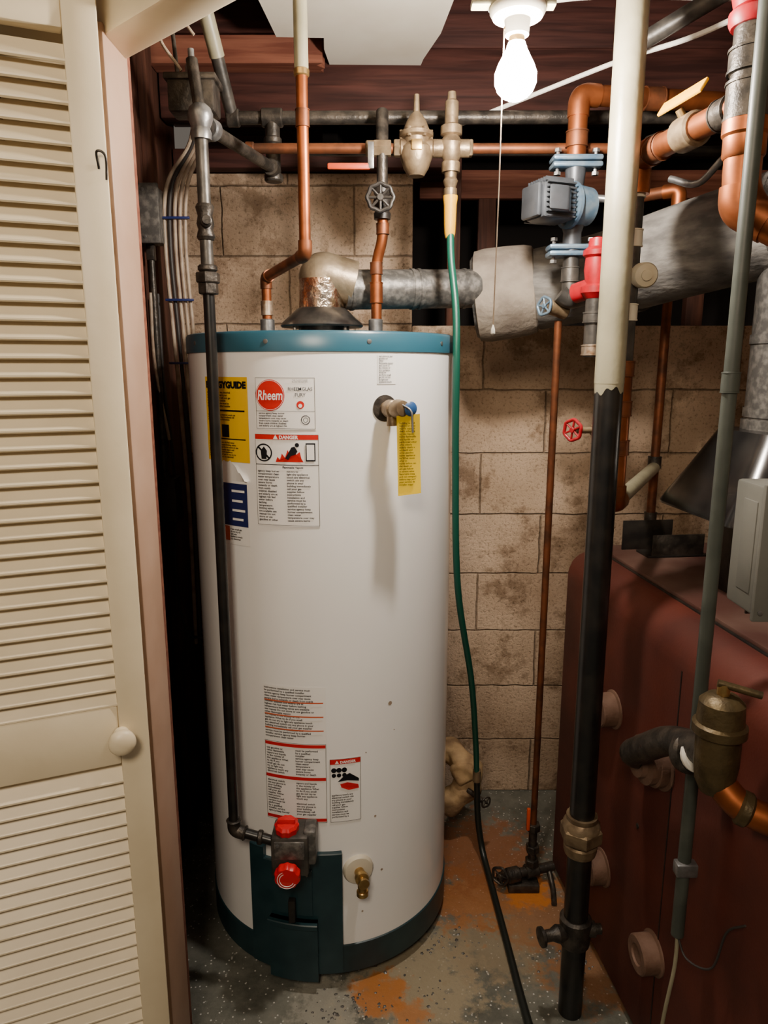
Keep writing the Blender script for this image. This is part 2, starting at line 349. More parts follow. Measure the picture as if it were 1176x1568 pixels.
def patch(name,p0,p1,z0,z1,m,off=.0012,cut=None):
    bm=bmesh.new(); n=max(2,int(abs(p1-p0)/1.2)); 
    lo=[bm.verts.new(cp(p0+(p1-p0)*i/n,z0,off)) for i in range(n+1)]; hi=[bm.verts.new(cp(p0+(p1-p0)*i/n,z1,off)) for i in range(n+1)]
    for i in range(n): bm.faces.new((lo[i],lo[i+1],hi[i+1],hi[i]))
    return finish(bm,name,m,g)
def ppoly(name,pts,m,off=.0028):
    bm=bmesh.new(); vs=[bm.verts.new(cp(a,z,off)) for a,z in pts]; bm.faces.new(vs); return finish(bm,name,m,g,smooth=False)
DEG=180/math.pi/R
def disc(name,ph,z,r,m,off=.002,r0=0,n=40):
    bm=bmesh.new(); K=6; rings=[]
    for j in range(K+1):
        rr=r+(r0-r)*j/K
        if rr<1e-6: rings.append([bm.verts.new(cp(ph,z,off))])
        else: rings.append([bm.verts.new(cp(ph+rr*math.cos(t)*DEG,z+rr*math.sin(t),off)) for t in [2*math.pi*k/n for k in range(n)]])
    for A,B in zip(rings,rings[1:]):
        for k in range(n):
            if len(B)==1: bm.faces.new((A[k],A[(k+1)%n],B[0]))
            else: bm.faces.new((A[k],A[(k+1)%n],B[(k+1)%n],B[k]))
    return finish(bm,name,m,g)
def text_mesh(txt,size,align='LEFT',bold=0,ls=1.,shear=0):
    cu=bpy.data.curves.new('t','FONT'); cu.body=txt; cu.size=size; cu.align_x=align; cu.resolution_u=2; cu.offset=bold; cu.space_line=ls; cu.shear=shear
    o=bpy.data.objects.new('t',cu); bpy.context.scene.collection.objects.link(o)
    dg=bpy.context.evaluated_depsgraph_get(); me=bpy.data.meshes.new_from_object(o.evaluated_get(dg))
    bpy.data.objects.remove(o); return me
def ctext(name,txt,ph,z,size,m,align='LEFT',bold=0,ls=1.,off=.0026,width=None,shear=0):
    me=text_mesh(txt,size,align,bold,ls,shear)
    if not me.vertices: return
    sx=1
    if width:
        xs=[v.co.x for v in me.vertices]; sx=width/(max(xs)-min(xs))
    for v in me.vertices:
        x,y=v.co.x*sx,v.co.y; v.co=cp(ph+x*DEG,z+y,off)
    me.materials.append(M[m]); o=bpy.data.objects.new(name,me); bpy.context.scene.collection.objects.link(o); g.add(o)
LOR="Do not store or use gasoline or other flammable vapors and liquids in the vicinity of this appliance What to do if you smell gas do not try to light any appliance touch any electrical switch use any phone in your building immediately call your gas supplier follow instructions installation and service must be performed by a qualified installer service agency keep burner compartment clean water temperature over may cause severe burns instantly or death from scalds children disabled and elderly are at highest risk feel water before bathing temperature limiting valves are available see manual ".split()
def para(p0,p1,ztop,zbot,lh,m='ink',seed=0):
    rn=random.Random(seed); w=(p1-p0)/DEG; cw=lh*.50; n=int((ztop-zbot)/lh); k=rn.randrange(len(LOR)); lines=[]
    for i in range(n):
        s=''; lim=int(w/cw) if rn.random()>.15 else int(w/cw*rn.uniform(.4,.85))
        while len(s)+len(LOR[k%len(LOR)])<=lim: s+=LOR[k%len(LOR)]+' '; k+=1
        lines.append(s)
    ctext('label_text','\n'.join(lines),p0,ztop-lh*.8,lh*1.0,m,width=None,bold=lh*.02)
def frame(p0,p1,z0,z1,m='ink',t=.0008):
    dt=t*DEG
    for a in ((p0,p1,z0,z0+t),(p0,p1,z1-t,z1),(p0,p0+dt,z0,z1),(p1-dt,p1,z0,z1)): patch('label_border',*a,m,off=.0018)
# energy guide
patch('energy_label',-48,-24.5,1.292,1.473,'guide')
ctext('energy_title','ENERGYGUIDE',-47,1.450,.0185,'ink',bold=.0012,width=.124)
para(-46.5,-26,1.443,1.408,.0058,'ink',3); patch('energy_bar',-46,-26,1.400,1.4035,'ink',off=.002)
para(-46.5,-26,1.395,1.378,.005,'ink',4); patch('energy_block',-38,-34,1.345,1.372,'ink',off=.002)
patch('energy_bar',-46,-26,1.340,1.3425,'ink',off=.002); para(-46.5,-26,1.336,1.298,.0052,'ink',5)
# brand label
P0,P1=-21.3,2.2
patch('maker_label',P0,P1,1.365,1.474,'lab'); frame(P0+.4,P1-.4,1.367,1.472)
disc('maker_disc',-15.1,1.4365,.032,'inkr'); ctext('maker_script','Rheem',-15.1,1.427,.028,'lab','CENTER',bold=.0005,width=.055,off=.0032,shear=.15)
disc('maker_ring',-15.1,1.4365,.0305,'lab',off=.0027,r0=.0297)
ctext('model_text','RHEEMGLAS\nFURY',-3.6,1.446,.0095,'ink','CENTER',ls=1.25,width=.05,bold=.0001); disc('flame_mark',-3.6,1.417,.008,'inkr')
disc('flame_mark',-3.6,1.415,.004,'lab',off=.003); ctext('tiny','THE CLASSIC NAME\nIN WATER HEATERS',-3.6,1.466,.0036,'ink','CENTER')
para(P0+1.5,-5,1.402,1.369,.0052,'ink',9); patch('divider',P0+.4,P1-.4,1.4035,1.4042,'ink',off=.002)
disc('seal_mark',-1.8,1.386,.0095,'ink',r0=.008); disc('seal_mark',-1.8,1.386,.005,'ink',r0=.004)
# danger label
P0,P1=-22,3
patch('danger_label',P0,P1,1.159,1.356,'lab'); patch('danger_header',P0+.3,P1-.3,1.345,1.355,'inkr',off=.0018)
ctext('danger_text','▲ DANGER',(P0+P1)/2,1.3465,.010,'lab','CENTER',bold=.0004,off=.003); frame(P0+.2,P1-.2,1.161,1.3555)
disc('no_symbol',-18.2,1.317,.019,'ink',off=.003,r0=.0160)
ppoly('no_slash',[(-20.6,1.327),(-20.1,1.330),(-15.8,1.307),(-16.3,1.304)],'ink',.0034); ppoly('match',[(-19.2,1.303),(-17.2,1.303),(-16.9,1.321),(-18.1,1.330),(-19.5,1.321)],'ink')
ppoly('flames',[(-13.5,1.298),(-12.8,1.309),(-11.8,1.303),(-11,1.316),(-9.8,1.307),(-8.8,1.324),(-7.6,1.311),(-6.4,1.328),(-5.5,1.314),(-4.2,1.320),(-3.6,1.305),(-2.8,1.298)],'inkr',.0028)
ppoly('figure',[(-9.8,1.306),(-8.4,1.318),(-7.3,1.329),(-6.1,1.331),(-5,1.321),(-5.8,1.314),(-7.6,1.311),(-8.6,1.303)],'ink',.0036); disc('figure_head',-5.2,1.334,.0045,'ink',off=.003)
ppoly('canister',[(-2,1.300),(1.6,1.300),(1.6,1.338),(-2,1.338)],'ink'); ppoly('canister_face',[(-1.6,1.303),(1.2,1.303),(1.2,1.335),(-1.6,1.335)],'lab',.0034)
patch('divider',P0+.3,P1-.3,1.291,1.2925,'ink',off=.002)
ctext('danger_sub','Flammable Vapors',-7,1.2845,.006,'ink','CENTER',bold=.0002)
para(P0+1,-10.6,1.281,1.166,.0062,'ink',12); para(-9.4,P1-1,1.281,1.166,.0062,'ink',15)
# torn labels on left
patch('torn_label_base',-45,-26,1.107,1.25,'lab')
bm=bmesh.new(); lo=[];hi=[]
for i in range(17):
    p=-45+19*i/16; lo.append(bm.verts.new(cp(p,1.25,.0012))); hi.append(bm.verts.new(cp(p,1.292-max(0,(i-10))*.006+.003*math.sin(i*2.3),.0014+.010*max(0,i-9)/7)))
for i in range(16): bm.faces.new((lo[i],lo[i+1],hi[i+1],hi[i]))
finish(bm,'torn_flap','lab',g)
patch('torn_blue',-43,-26.3,1.15,1.245,'navy',off=.0018)
for i,zz in enumerate((1.226,1.204,1.183,1.163)): patch('torn_line',-34,-27.5-(i%2),zz,zz+.005,'lab',off=.0024)
patch('torn_red',-45,-36,1.115,1.148,'inkrr',off=.002); para(-35.5,-27,1.145,1.112,.0055,'ink',21)
# small label at top
patch('rating_label',25.3,33.2,1.458,1.52,'lab'); para(25.8,33,1.518,1.46,.0048,'ink',31)
# lower labels
P0,P1=-22.5,3.7
patch('instruction_label',P0,P1,.451,.791,'lab')
para(P0+.7,P1,.787,.66,.0066,'ink',41); 
for zz in (.752,.718,.684): patch('inkline',P0+.7,P1-1,zz,zz+.003,'inkrr',off=.003)
frame(P0+.2,P1-.2,.452,.652,'ink'); 
for z0 in (.642,.560,.455):
    patch('red_strip',P0+.4,P1-.4,z0,z0+.008,'inkr',off=.002)
para(P0+1,-10,.638,.57,.0066,'ink',43); para(-9,P1-1,.638,.57,.0066,'ink',44)
para(P0+1,-10,.556,.466,.0066,'ink',45); para(-9,P1-1,.556,.466,.0066,'ink',46)
P0,P1=4.7,17.8
patch('scald_label',P0,P1,.451,.614,'lab'); patch('scald_header',P0+.3,P1-.3,.600,.612,'inkr',off=.0018); ctext('scald_text','▲ DANGER',(P0+P1)/2,.6025,.009,'lab','CENTER',off=.003,bold=.0003)
frame(P0+.2,P1-.2,.452,.613)
for k,a in enumerate((6.5,8.6,10.8)): disc('scald_icon',a,.585,.0062,'ink')
for k,a in enumerate((6.5,8.6,10.8)): disc('scald_icon',a,.572,.0052,'ink')
ppoly('scald_hand',[(9,.55),(12,.553),(16.5,.545),(16.8,.535),(12.5,.533),(9.5,.541)],'inkr'); ppoly('scald_arm',[(8,.556),(11,.572),(13,.576),(16.8,.56),(16.8,.553),(12,.558)],'ink')
para(P0+.8,P1-.4,.525,.457,.0062,'ink',51)
for ph,zz,r in ((31,.73,.005),(24,.45,.0028),(27,.30,.003),(18,.20,.0025),(20,.62,.0015),(33,.66,.0015)): disc('rust_spot',ph,zz,r,'cable',off=.0006)
# drain valve
e=cp(16.2,.32); n=cn(16.2)
lathe('drain_escutcheon',e-n*.004,n,[(0,.037),(.008,.037),(.014,.033),(.016,.02),(.016,0)],'cream',g,32)
lathe('drain_stub',e,n,[(0,.012),(.03,.012),(.03,.016),(.04,.016),(.042,.009),(.05,.009),(.052,.013),(.058,.013),(.06,0)],'brass',g,20)
tube('drain_spout',[e+n*.034,e+n*.042+V((0,0,-.03))],.0105,'brass',g); collar('drain_rim',e+n*.042+V((0,0,-.034)),(0,0,1),.014,.014,'brass',g)
# burner access panel
def shell(name,p0,p1,z0,z1,off,m,rd=.0):
    bm=bmesh.new(); n=24; I=[]
    for zz,oo in ((z0,0),(z0,off-.002),(z0+.002,off),(z1-.002,off),(z1,off-.002),(z1,0)):
        I.append([bm.verts.new(cp(p0+(p1-p0)*i/n,zz,oo)) for i in range(n+1)])
    for A,B in zip(I,I[1:]):
        for i in range(n): bm.faces.new((A[i],A[i+1],B[i+1],B[i]))
    bm.faces.new([A[0] for A in I]); bm.faces.new([A[-1] for A in I]); 
    return finish(bm,name,m,g)
shell('burner_panel',-31,9.2,.045,.345,.012,'teal_d'); shell('burner_panel_upper',-31,-24,.34,.375,.012,'teal_d'); shell('burner_panel_upper',-4,9.2,.34,.375,.012,'teal_d')
shell('burner_door',-21,-1,.035,.20,.026,'teal_d'); shell('burner_door_lip',-21,-1,.185,.20,.034,'teal_d'); shell('burner_inset',-18,-3,.21,.335,.016,'teal_d')
box('door_pull',cp(-11,.20,.026)-V((.008,.006,.0)),cp(-11,.26,.02)+V((.008,.006,.0)),'black',g,.003)
# relief valve and tag
e=cp(28.5,1.408); n=cn(28.5)
lathe('relief_rosette',e-n*.003,n,[(0,.028),(.005,.028),(.007,.02),(.007,0)],'iron',g,28)
lathe('relief_body',e,n,[(0,.014),(.02,.014),(.02,.019),(.04,.019),(.045,.014),(.06,.014),(.062,0)],'bronze',g,20)
tube('relief_outlet',[e+n*.032,e+n*.034+V((0,0,-.035))],.012,'bronze',g); lathe('relief_bonnet',e+n*.045,V((.5,-.8,.1)),[(0,.017),(.012,.02),(.03,.016),(.034,0)],'bronze',g,16)
tube('relief_lever',[e+n*.075+V((.0,0,.01)),e+n*.085+V((.014,0,.0)),e+n*.085+V((.016,0,-.045))],.0022,'galv',g,bend=.01)
mm=mat('blue_ring',(.02,.07,.2),.4); lathe('relief_cap',e+n*.065+V((.02,0,.002)),(.5,-.85,0),[(0,.014),(.004,.015),(.008,.01),(.009,0)],mm,g,20)
tp=e+n*.075; 
bm=bmesh.new(); n6=8; rows=[]
for i in range(n6+1):
    t=i/n6; z=tp.z-.012-.165*t; y=tp.y-.002+.010*math.sin(t*3); xo=.012+.004*t
    rows.append((bm.verts.new((tp.x+xo-.024+.0*t,y,z)),bm.verts.new((tp.x+xo+.024,y+.012,z+.004))))
for A,B in zip(rows,rows[1:]): bm.faces.new((A[0],A[1],B[1],B[0]))
finish(bm,'relief_tag','tag',g)
me=text_mesh('\n'.join(' '.join(random.sample(LOR,3))[:15] for _ in range(24)),.0058,bold=.0001)
for v in me.vertices: v.co=V((tp.x-.006+v.co.x*.9,tp.y-.004+.012*((v.co.x)/.048)*.9,tp.z-.028+v.co.y*.95))
me.materials.append(M['ink']); o=bpy.data.objects.new('tag_text',me); bpy.context.scene.collection.objects.link(o); g.add(o)
# gas control valve
gx,gy,gz=-.212,1.425,.415
box('gas_control',(gx-.042,gy-.02,gz-.05),(gx+.042,gy+.055,gz+.048),'grey_iron',g,.006); box('gas_control_side',(gx+.03,gy-.008,gz-.03),(gx+.058,gy+.045,gz+.055),'galv_old',g,.006)
box('gas_control_plate',(gx-.034,gy-.024,gz-.004),(gx+.034,gy-.018,gz+.040),'galv_old',g,.002)
for xx in (-.026,.026): lathe('control_screw',(gx+xx,gy-.024,gz+.032),(0,-1,0),[(0,.004),(.002,.004),(.003,0)],'galv',g,10)
wb=lambda a:1+.04*math.cos(10*a)
lathe('red_dial',(gx-.004,gy-.02,gz-.035),(0,-1,-.1),[(0,.022),(.004,.028),(.018,.029),(.024,.026),(.025,.012),(.026,0)],'red',g,60,wob=wb)
for rr in (.021,.016): 
    pts=[V((gx-.004+rr*math.cos(t),gy-.0455,gz-.038+rr*math.sin(t))) for t in [2*math.pi*k/32*.6+2 for k in range(33)]]; tube('dial_marking',pts,.0008,'lab',g,seg=6)
lathe('red_gas_cock',(gx-.008,gy+.01,gz+.045),(0,-.15,1),[(0,.018),(.006,.026),(.02,.027),(.026,.022),(.027,0)],'red',g,60,wob=wb)
box('gas_cock_bar',(gx-.028,gy-.001,gz+.068),(gx+.012,gy+.009,gz+.082),'red',g,.003)
tube('pilot_tube',[(gx+.03,gy+.03,gz-.05),(gx+.032,gy+.02,gz-.075),(gx+.03,gy+.045,gz-.10)],.003,'galv',g,spline=True,seg=8)
for xx in (-.278,-.02): collar('nipple',(xx,1.75,1.585),(0,0,1),.017,.04,'galv',g)
# draft hood
lathe('draft_hood',(CX,CY,1.568),(0,0,1),[(0,.055),(.02,.055),(.0201,.098),(.024,.101),(.03,.098),(.062,.062),(.066,.055),(.07,.055)],'hood',g,40)
for k in range(4):
    t=math.pi/4+k*math.pi/2; box('hood_leg',(CX+.085*math.cos(t)-.004,CY+.085*math.sin(t)-.004,1.565),(CX+.085*math.cos(t)+.004,CY+.085*math.sin(t)+.004,1.592),'hood',g,.001)

# vent connector
g=Grp('vent_pipe')
tube('tape_section',[(CX,CY,1.632),(CX,CY,1.70)],.056,'foil',g,seg=32)
tube('vent_elbow',[(CX,CY,1.69),(CX,CY,1.712),(CX+.075,CY+.015,1.692)],.055,'tin',g,bend=.05,seg=32)
tube('vent_run',[(CX+.055,CY+.012,1.678),(.235,1.90,1.69)],.0475,'galv_old',g,seg=32)
a=V((CX+.055,CY+.012,1.678)); b=V((.235,1.90,1.69)); dd=(b-a)
for t in (.05,.5,.55,.9): collar('vent_seam',a+dd*t,dd,.0495,.006,'galv_old',g,32)

g=Grp('insulated_flue')
F=[V((.268,1.965,1.675)),V((.40,1.935,1.69)),V((.56,1.84,1.72)),V((.72,1.62,1.76)),V((1.0,1.30,1.82))]
tube('flue_duct',F[1:],.102,'insul',g,spline=True,seg=40)
dd=(F[1]-F[0]).normalized()
lathe('wrapped_collar',F[0]-dd*.02,dd,[(0,.075),(.0,.104),(.004,.114),(.03,.118),(.09,.116),(.13,.113),(.15,.108),(.16,.09)],'insul_w',g,40,wob=lambda a:1+.03*math.sin(3*a)+.015*math.sin(7*a+1))
lathe('collar_face',F[0]-dd*.026,dd,[(0,.05),(.0,.100),(.006,.104)],'galv_old',g,40,wob=lambda a:1+.03*math.sin(3*a)+.03*math.sin(11*a+1))
for i,q in enumerate((V((.60,1.795,1.727)),V((.80,1.53,1.777)),V((.83,1.497,1.783)))): collar('flue_band',q,(F[3]-F[2]) if i==0 else (F[4]-F[3]),.1055,.012,'insul',g,40)
tube('boiler_riser',[(.86,1.50,1.72),(.86,1.50,1.33)],.095,'galv_old',g,seg=36); 
for z in (1.40,1.55): collar('riser_seam',(.86,1.5,z),(0,0,1),.098,.01,'galv_old',g,36)

# ---------------------------------------------------------------- piping
g=Grp('gas_supply_pipe'); X,Y=-.346,1.46
tube('riser',[(X,Y,1.95),(X,Y,1.64)],.0125,'grey_iron',g)
pipe(g,[(X,Y,1.66),(X,Y,.445),(-.25,1.447,.425)],.0115,'blackp','iron',fr=.0155,arm=.026)
collar('nipple_ring',(-.285,1.452,.432),(1,0,-.1),.0165,.012,'iron',g)
hexnut('union',(X,Y,1.665),(0,0,1),.024,.02,'iron',g); hexnut('union',(X,Y,1.645),(0,0,1),.020,.022,'iron',g); collar('union_ring',(X,Y,1.683),(0,0,1),.019,.012,'iron',g)
lathe('gas_cock',(X,Y,1.735),(0,0,1),[(0,.015),(.006,.018),(.02,.014),(.03,.017),(.045,.014),(.06,.018),(.066,.015)],'iron',g,16); lathe('cock_stem',(X,Y,1.766),(.3,-1,0),[(0,.011),(.028,.011),(.03,.008),(.04,.008),(.041,0)],'iron',g,12)
lathe('tee',(X,Y,1.915),(0,0,1),[(0,.019),(.012,.02),(.02,.017),(.035,.023),(.045,.024),(.055,.02),(.062,.012)],'galv',g,20)
tube('branch',[(X,Y,1.945),(-.262,1.76,1.945)],.0125,'iron',g); collar('tee_rim',(-.335,1.50,1.945),(.084,.3,0),.02,.022,'galv',g)
tube('tee_up',[(X,Y,1.96),(-.362,1.48,2.06)],.011,'iron',g)

g=Grp('gas_main_pipe')
tube('tee_body',[(-.26,1.80,1.925),(-.26,1.80,2.06)],.017,'iron',g); collar('tee_rim',(-.26,1.8,1.93),(0,0,1),.022,.018,'iron',g); collar('tee_rim',(-.26,1.8,2.01),(0,0,1),.021,.016,'iron',g)
tube('branch_stub',[(-.262,1.758,1.945),(-.26,1.80,1.945)],.018,'iron',g)
tube('main_run',[(-.36,1.8,2.06),(1.1,1.84,2.075)],.0145,'iron',g); collar('elbow_ring',(-.26,1.8,2.06),(1,0,0),.021,.05,'iron',g); collar('end_ring',(-.35,1.8,2.06),(1,0,0),.020,.03,'iron',g)
tube('slanted_drop',[(-.352,1.80,2.06),(-.366,1.727,2.16)],.0145,'grey_iron',g); tube('painted_drop',[(-.366,1.727,2.16),(-.42,1.50,2.50)],.0165,'cream_old',g)
tube('lower_run',[(-.2,1.95,2.03),(.9,1.95,2.03)],.012,'black',g)

g=Grp('control_transformer')
box('case',(-.415,1.49,1.975),(-.325,1.55,2.045),'iron',g,.006); box('lid',(-.42,1.484,2.03),(-.32,1.555,2.042),'iron',g,.003)
lathe('terminal',(-.37,1.51,2.04),(0,0,1),[(0,.012),(.02,.012),(.03,.006),(.05,.006),(.05,0)],'galv',g,12); tube('lead',[(-.385,1.49,2.045),(-.42,1.48,2.10),(-.39,1.49,2.14),(-.36,1.5,2.11)],.003,'cable',g,spline=True,seg=8)
tube('hanger',[(-.40,1.52,2.04),(-.44,1.55,2.52)],.004,'iron',g)

g=Grp('hot_water_pipe')
tube('painted_riser',[(-.158,1.5,2.50),(-.158,1.5,2.04)],.0135,'cream_old',g)
collar('clamp',(-.158,1.5,2.045),(0,0,1),.015,.014,'brass',g)
pipe(g,[(-.158,1.5,2.06),(-.158,1.5,1.715),(-.278,1.75,1.70),(-.278,1.75,1.575)],.0115,'copper','copper_d',arm=.026,rims=False)
couple(g,(-.158,1.5,1.965),(0,0,1),.0118,.03,'copper_d')
couple(g,(-.278,1.75,1.63),(0,0,1),.0125,.03,'solder')

g=Grp('cold_water_pipe'); mz=1.972; my=1.72
tube('bent_riser',[(-.018,1.75,1.575),(-.018,1.75,1.735),(-.002,1.737,1.785),(-.004,1.735,1.86)],.0125,'copper',g,bend=.03)
couple(g,(-.018,1.75,1.665),(0,0,1),.0135,.045,'copper'); couple(g,(-.018,1.75,1.72),(0,0,1),.013,.025,'copper_d'); couple(g,(-.003,1.736,1.805),(0,0,1),.013,.022,'copper_d')
tube('drop',[(-.004,1.735,1.83),(-.004,my,mz)],.0125,'iron',g); tube('upper_riser',[(-.004,my,mz),(-.004,1.76,2.06)],.014,'iron',g)
lathe('gate_valve',(-.004,1.733,1.825),(0,0,1),[(0,.019),(.012,.02),(.018,.016),(.028,.021),(.04,.021),(.05,.016),(.056,.02),(.07,.019)],'black',g,16)
tube('valve_stem',[(-.004,1.73,1.86),(-.008,1.665,1.858)],.006,'black',g); wheel(g,(-.008,1.665,1.858),(0,-1,.05),.028,'black',8)
tube('cross_run',[(-.31,my,mz),(.60,my,mz)],.011,'copper_d',g); collar('stop',(-.30,my,mz),(1,0,0),.014,.02,'copper_d',g)
hexnut('tee',(-.004,my,mz),(1,0,0),.018,.04,'bronze',g)
collar('ball_valve',(-.03,my,mz),(1,0,0),.017,.022,'bronze',g); tube('valve_stem',[(-.03,my,mz),(-.03,my-.03,mz)],.006,'bronze',g)
box('lever',(-.125,my-.036,mz-.052),(-.03,my-.028,mz-.038),'orange',g,.004); box('lever_arm',(-.036,my-.036,mz-.05),(-.022,my-.028,mz+.005),'galv',g,.002)
for x in (.03,.115,.19): hexnut('union',(x,my,mz),(1,0,0),.019,.016,'bronze',g)

g=Grp('pressure_reducing_valve'); x=.072
lathe('bell',(x,my,mz-.03),(0,0,1),[(-.03,.0),(-.028,.018),(-.012,.028),(.01,.036),(.03,.036),(.038,.028),(.05,.030),(.054,.038),(.062,.038),(.066,.030),(.085,.022),(.098,.014),(.105,.007),(.14,.006),(.14,0)],'bronze',g,32)
for k in range(6):
    t=k*math.pi/3; collar('bolt',(x+.033*math.cos(t),my+.033*math.sin(t),mz+.028),(0,0,1),.0045,.02,'bronze',g,6)
collar('hub',(x,my,mz),(1,0,0),.02,.075,'bronze',g)
box('name_plate',(x-.012,my-.039,mz-.012),(x+.012,my-.034,mz+.01),'brass',g,.002)

g=Grp('hose_valve'); x=.150
lathe('body',(x,my,mz-.05),(0,0,1),[(-.03,.012),(0,.014),(.0,.02),(.02,.021),(.024,.017),(.04,.026),(.06,.027),(.075,.017),(.078,.024),(.095,.024),(.10,.015),(.145,.015),(.15,.010),(.165,.009),(.168,0)],'bronze',g,20)
collar('side_port',(x,my,mz),(1,0,0),.019,.085,'bronze',g)
lathe('bibb',(x,my,1.868),(0,0,1),[(0,.013),(.006,.015),(.02,.015),(.022,.012),(.036,.017),(.045,.012),(.06,.014)],'bronze',g,16)

g=Grp('garden_hose')
lathe('yellow_coupling',(.150,1.715,1.782),(0,0,1),[(0,.010),(.01,.0125),(.03,.0135),(.07,.0145),(.085,.0165),(.09,.0165),(.091,.012)],'yellow',g,20)
tube('green_run',[(.151,1.712,1.79),(.153,1.70,1.73),(.163,1.67,1.62),(.165,1.655,1.50),(.170,1.68,1.283),(.186,1.72,.953),(.24,1.82,.65),(.268,1.90,.42),(.278,1.93,.30)],.0085,'hose',g,spline=True)
collar('mender',(.279,1.932,.29),(0,0,1),.0125,.04,'bronze',g)
tube('floor_run',[(.279,1.932,.285),(.288,1.945,.14),(.302,1.93,.04),(.312,1.84,.012),(.322,1.62,.0105),(.334,1.36,.0105),(.36,1.05,.0105)],.0095,'hose_d',g,spline=True)

g=Grp('lagged_drain_pipe')
o=tube('lagging',[(.13,2.12,.26),(.20,2.09,.28),(.255,2.04,.265),(.262,2.02,.205),(.215,2.02,.15),(.13,2.04,.13)],.040,'tan',g,spline=True,seg=28)
for v in o.data.vertices: v.co+=noise.noise_vector(v.co*22)*.016
o=lathe('lagging_knob',(.245,2.0,.255),(.1,-.5,.7),[(-.03,.0),(-.02,.028),(.0,.036),(.02,.032),(.036,0)],'tan',g,24,ang=80)
for v in o.data.vertices: v.co+=noise.noise_vector(v.co*30)*.012
tube('spigot',[(.26,1.98,.21),(.30,1.94,.20)],.008,'iron',g); wheel(g,(.31,1.935,.198),(.5,-.8,0),.016,'iron',4)
tube('wall_stub',[(.13,2.04,.13),(.12,2.31,.13)],.03,'iron',g)

g=Grp('boiler_feed_pipe')
tube('feed_line',[(.412,1.735,1.60),(.432,1.83,.19)],.009,'copper_d',g)
tube('foot',[(.432,1.83,.20),(.433,1.83,.04)],.012,'iron',g); 
for z in (.075,.12,.19): hexnut('fitting',(.4325,1.83,z),(0,0,1),.02,.022,'iron',g)
tube('lower_run',[(.33,1.80,.045),(.50,1.85,.045)],.014,'iron',g); collar('valve_body',(.375,1.812,.045),(1,.3,0),.022,.04,'iron',g); collar('tee',(.4325,1.83,.045),(1,.3,0),.021,.04,'iron',g)
wheel(g,(.335,1.795,.055),(-.6,-.8,.1),.024,'iron',5); tube('stem',[(.375,1.81,.045),(.336,1.796,.055)],.007,'iron',g)
box('foot_pad',(.36,1.79,0),(.45,1.86,.026),'iron',g,.004)
box('red_lever',(.405,1.795,.20),(.415,1.805,.27),'orange',g,.003)
tube('side_drop',[(.485,1.85,.045),(.49,1.80,.012),(.48,1.74,.010)],.008,'iron',g,spline=True)

# circulator
g=Grp('circulator_pump'); px,py=.426,1.70
def flange(z,m='blue'):
    box('flange',(px-.055,py-.026,z-.006),(px+.055,py+.026,z+.006),m,g,.005)
    for s in (-1,1): lathe('flange_bolt',(px+s*.042,py-.005,z-.02),(0,0,1),[(0,.008),(.007,.008),(.007,.004),(.034,.004),(.034,.008),(.041,.008)],'galv',g,6,ang=20)
for z in (1.930,1.944,1.758,1.744): flange(z)
lathe('volute_neck',(px,py,1.75),(0,0,1),[(0,.022),(.04,.02),(.07,.03),(.11,.03),(.14,.02),(.185,.024)],'pump',g,24)
md=V((-.93,-.36,0)).normalized(); mc=V((px+.008,py-.01,1.845))
lathe('volute',mc,md,[(-.03,.02),(-.025,.040),(.015,.044),(.02,.05),(.028,.05)],'blue',g,32)
mc=mc+md*.028; sd=md.cross(V((0,0,1)))
obox('motor_shell',mc-sd*.040-V((0,0,.040)),md*.09,sd*.08,(0,0,.08),'pump',g,.016)
obox('motor_end',mc+md*.088-sd*.034-V((0,0,.034)),md*.012,sd*.068,(0,0,.068),'pump',g,.012)
for k in range(8):
    zz=-.034+.068*k/7
    for s in (-1,1): obox('fin',mc+md*.012+sd*(s*.0435)-sd*.004+V((0,0,zz-.0015)),md*.07,sd*.008,(0,0,.003),'pump',g,0)
for k in range(8):
    ss=-.034+.068*k/7
    obox('fin',mc+md*.012+sd*(ss-.0015)+V((0,0,.038)),md*.07,sd*.003,(0,0,.008),'pump',g,0)
obox('capacitor_box',mc+md*.03-V((0,0,.028))+V((0.01,-.075,0)),md*.05,V((.012,.03,0)),(0,0,.05),'pump',g,.006)
tube('flex_conduit',[(px+.03,1.68,1.86),(px+.07,1.66,1.85),(px+.10,1.66,1.82),(px+.15,1.7,1.80)],.008,'galv',g,spline=True)

g=Grp('boiler_return_pipe')
tube('lower_drop',[(px,py,1.74),(px,py,1.655)],.018,'grey_iron',g); couple(g,(px,py,1.70),(0,0,1),.018,.03,'grey_iron')
tube('elbow_left',[(px-.02,py,1.66),(px+.0,py,1.645),(px+.045,1.66,1.655)],.022,'grey_iron',g,bend=.01)
collar('side_valve',(.405,1.72,1.625),(-.7,-.2,.2),.017,.05,'bronze',g); wheel(g,(.372,1.71,1.632),(-.8,-.55,.1),.020,'blue',5)
lathe('red_check_valve',(.462,1.62,1.64),(0,0,1),[(0,.02),(.012,.031),(.025,.031),(.03,.022),(.06,.026),(.085,.024),(.09,.03),(.10,.03),(.108,.020),(.125,.018),(.13,0)],'redv',g,20)
tube('red_arm',[(.43,1.66,1.655),(.462,1.62,1.665)],.022,'redv',g)
tube('stub_below',[(.462,1.62,1.65),(.462,1.62,1.515)],.019,'grey_iron',g); couple(g,(.462,1.62,1.60),(0,0,1),.02,.02,'grey_iron'); couple(g,(.462,1.62,1.53),(0,0,1),.02,.02,'solder')
pipe(g,[(px,py,1.95),(px,py,2.075),(.62,1.74,2.08),(.80,1.78,2.085)],.021,'copper','copper',fr=.0235,arm=.045,rims=False)
couple(g,(px,py,1.985),(0,0,1),.021,.03,'copper_d'); couple(g,(.60,1.737,2.079),(1,.1,0),.021,.04,'copper_d')

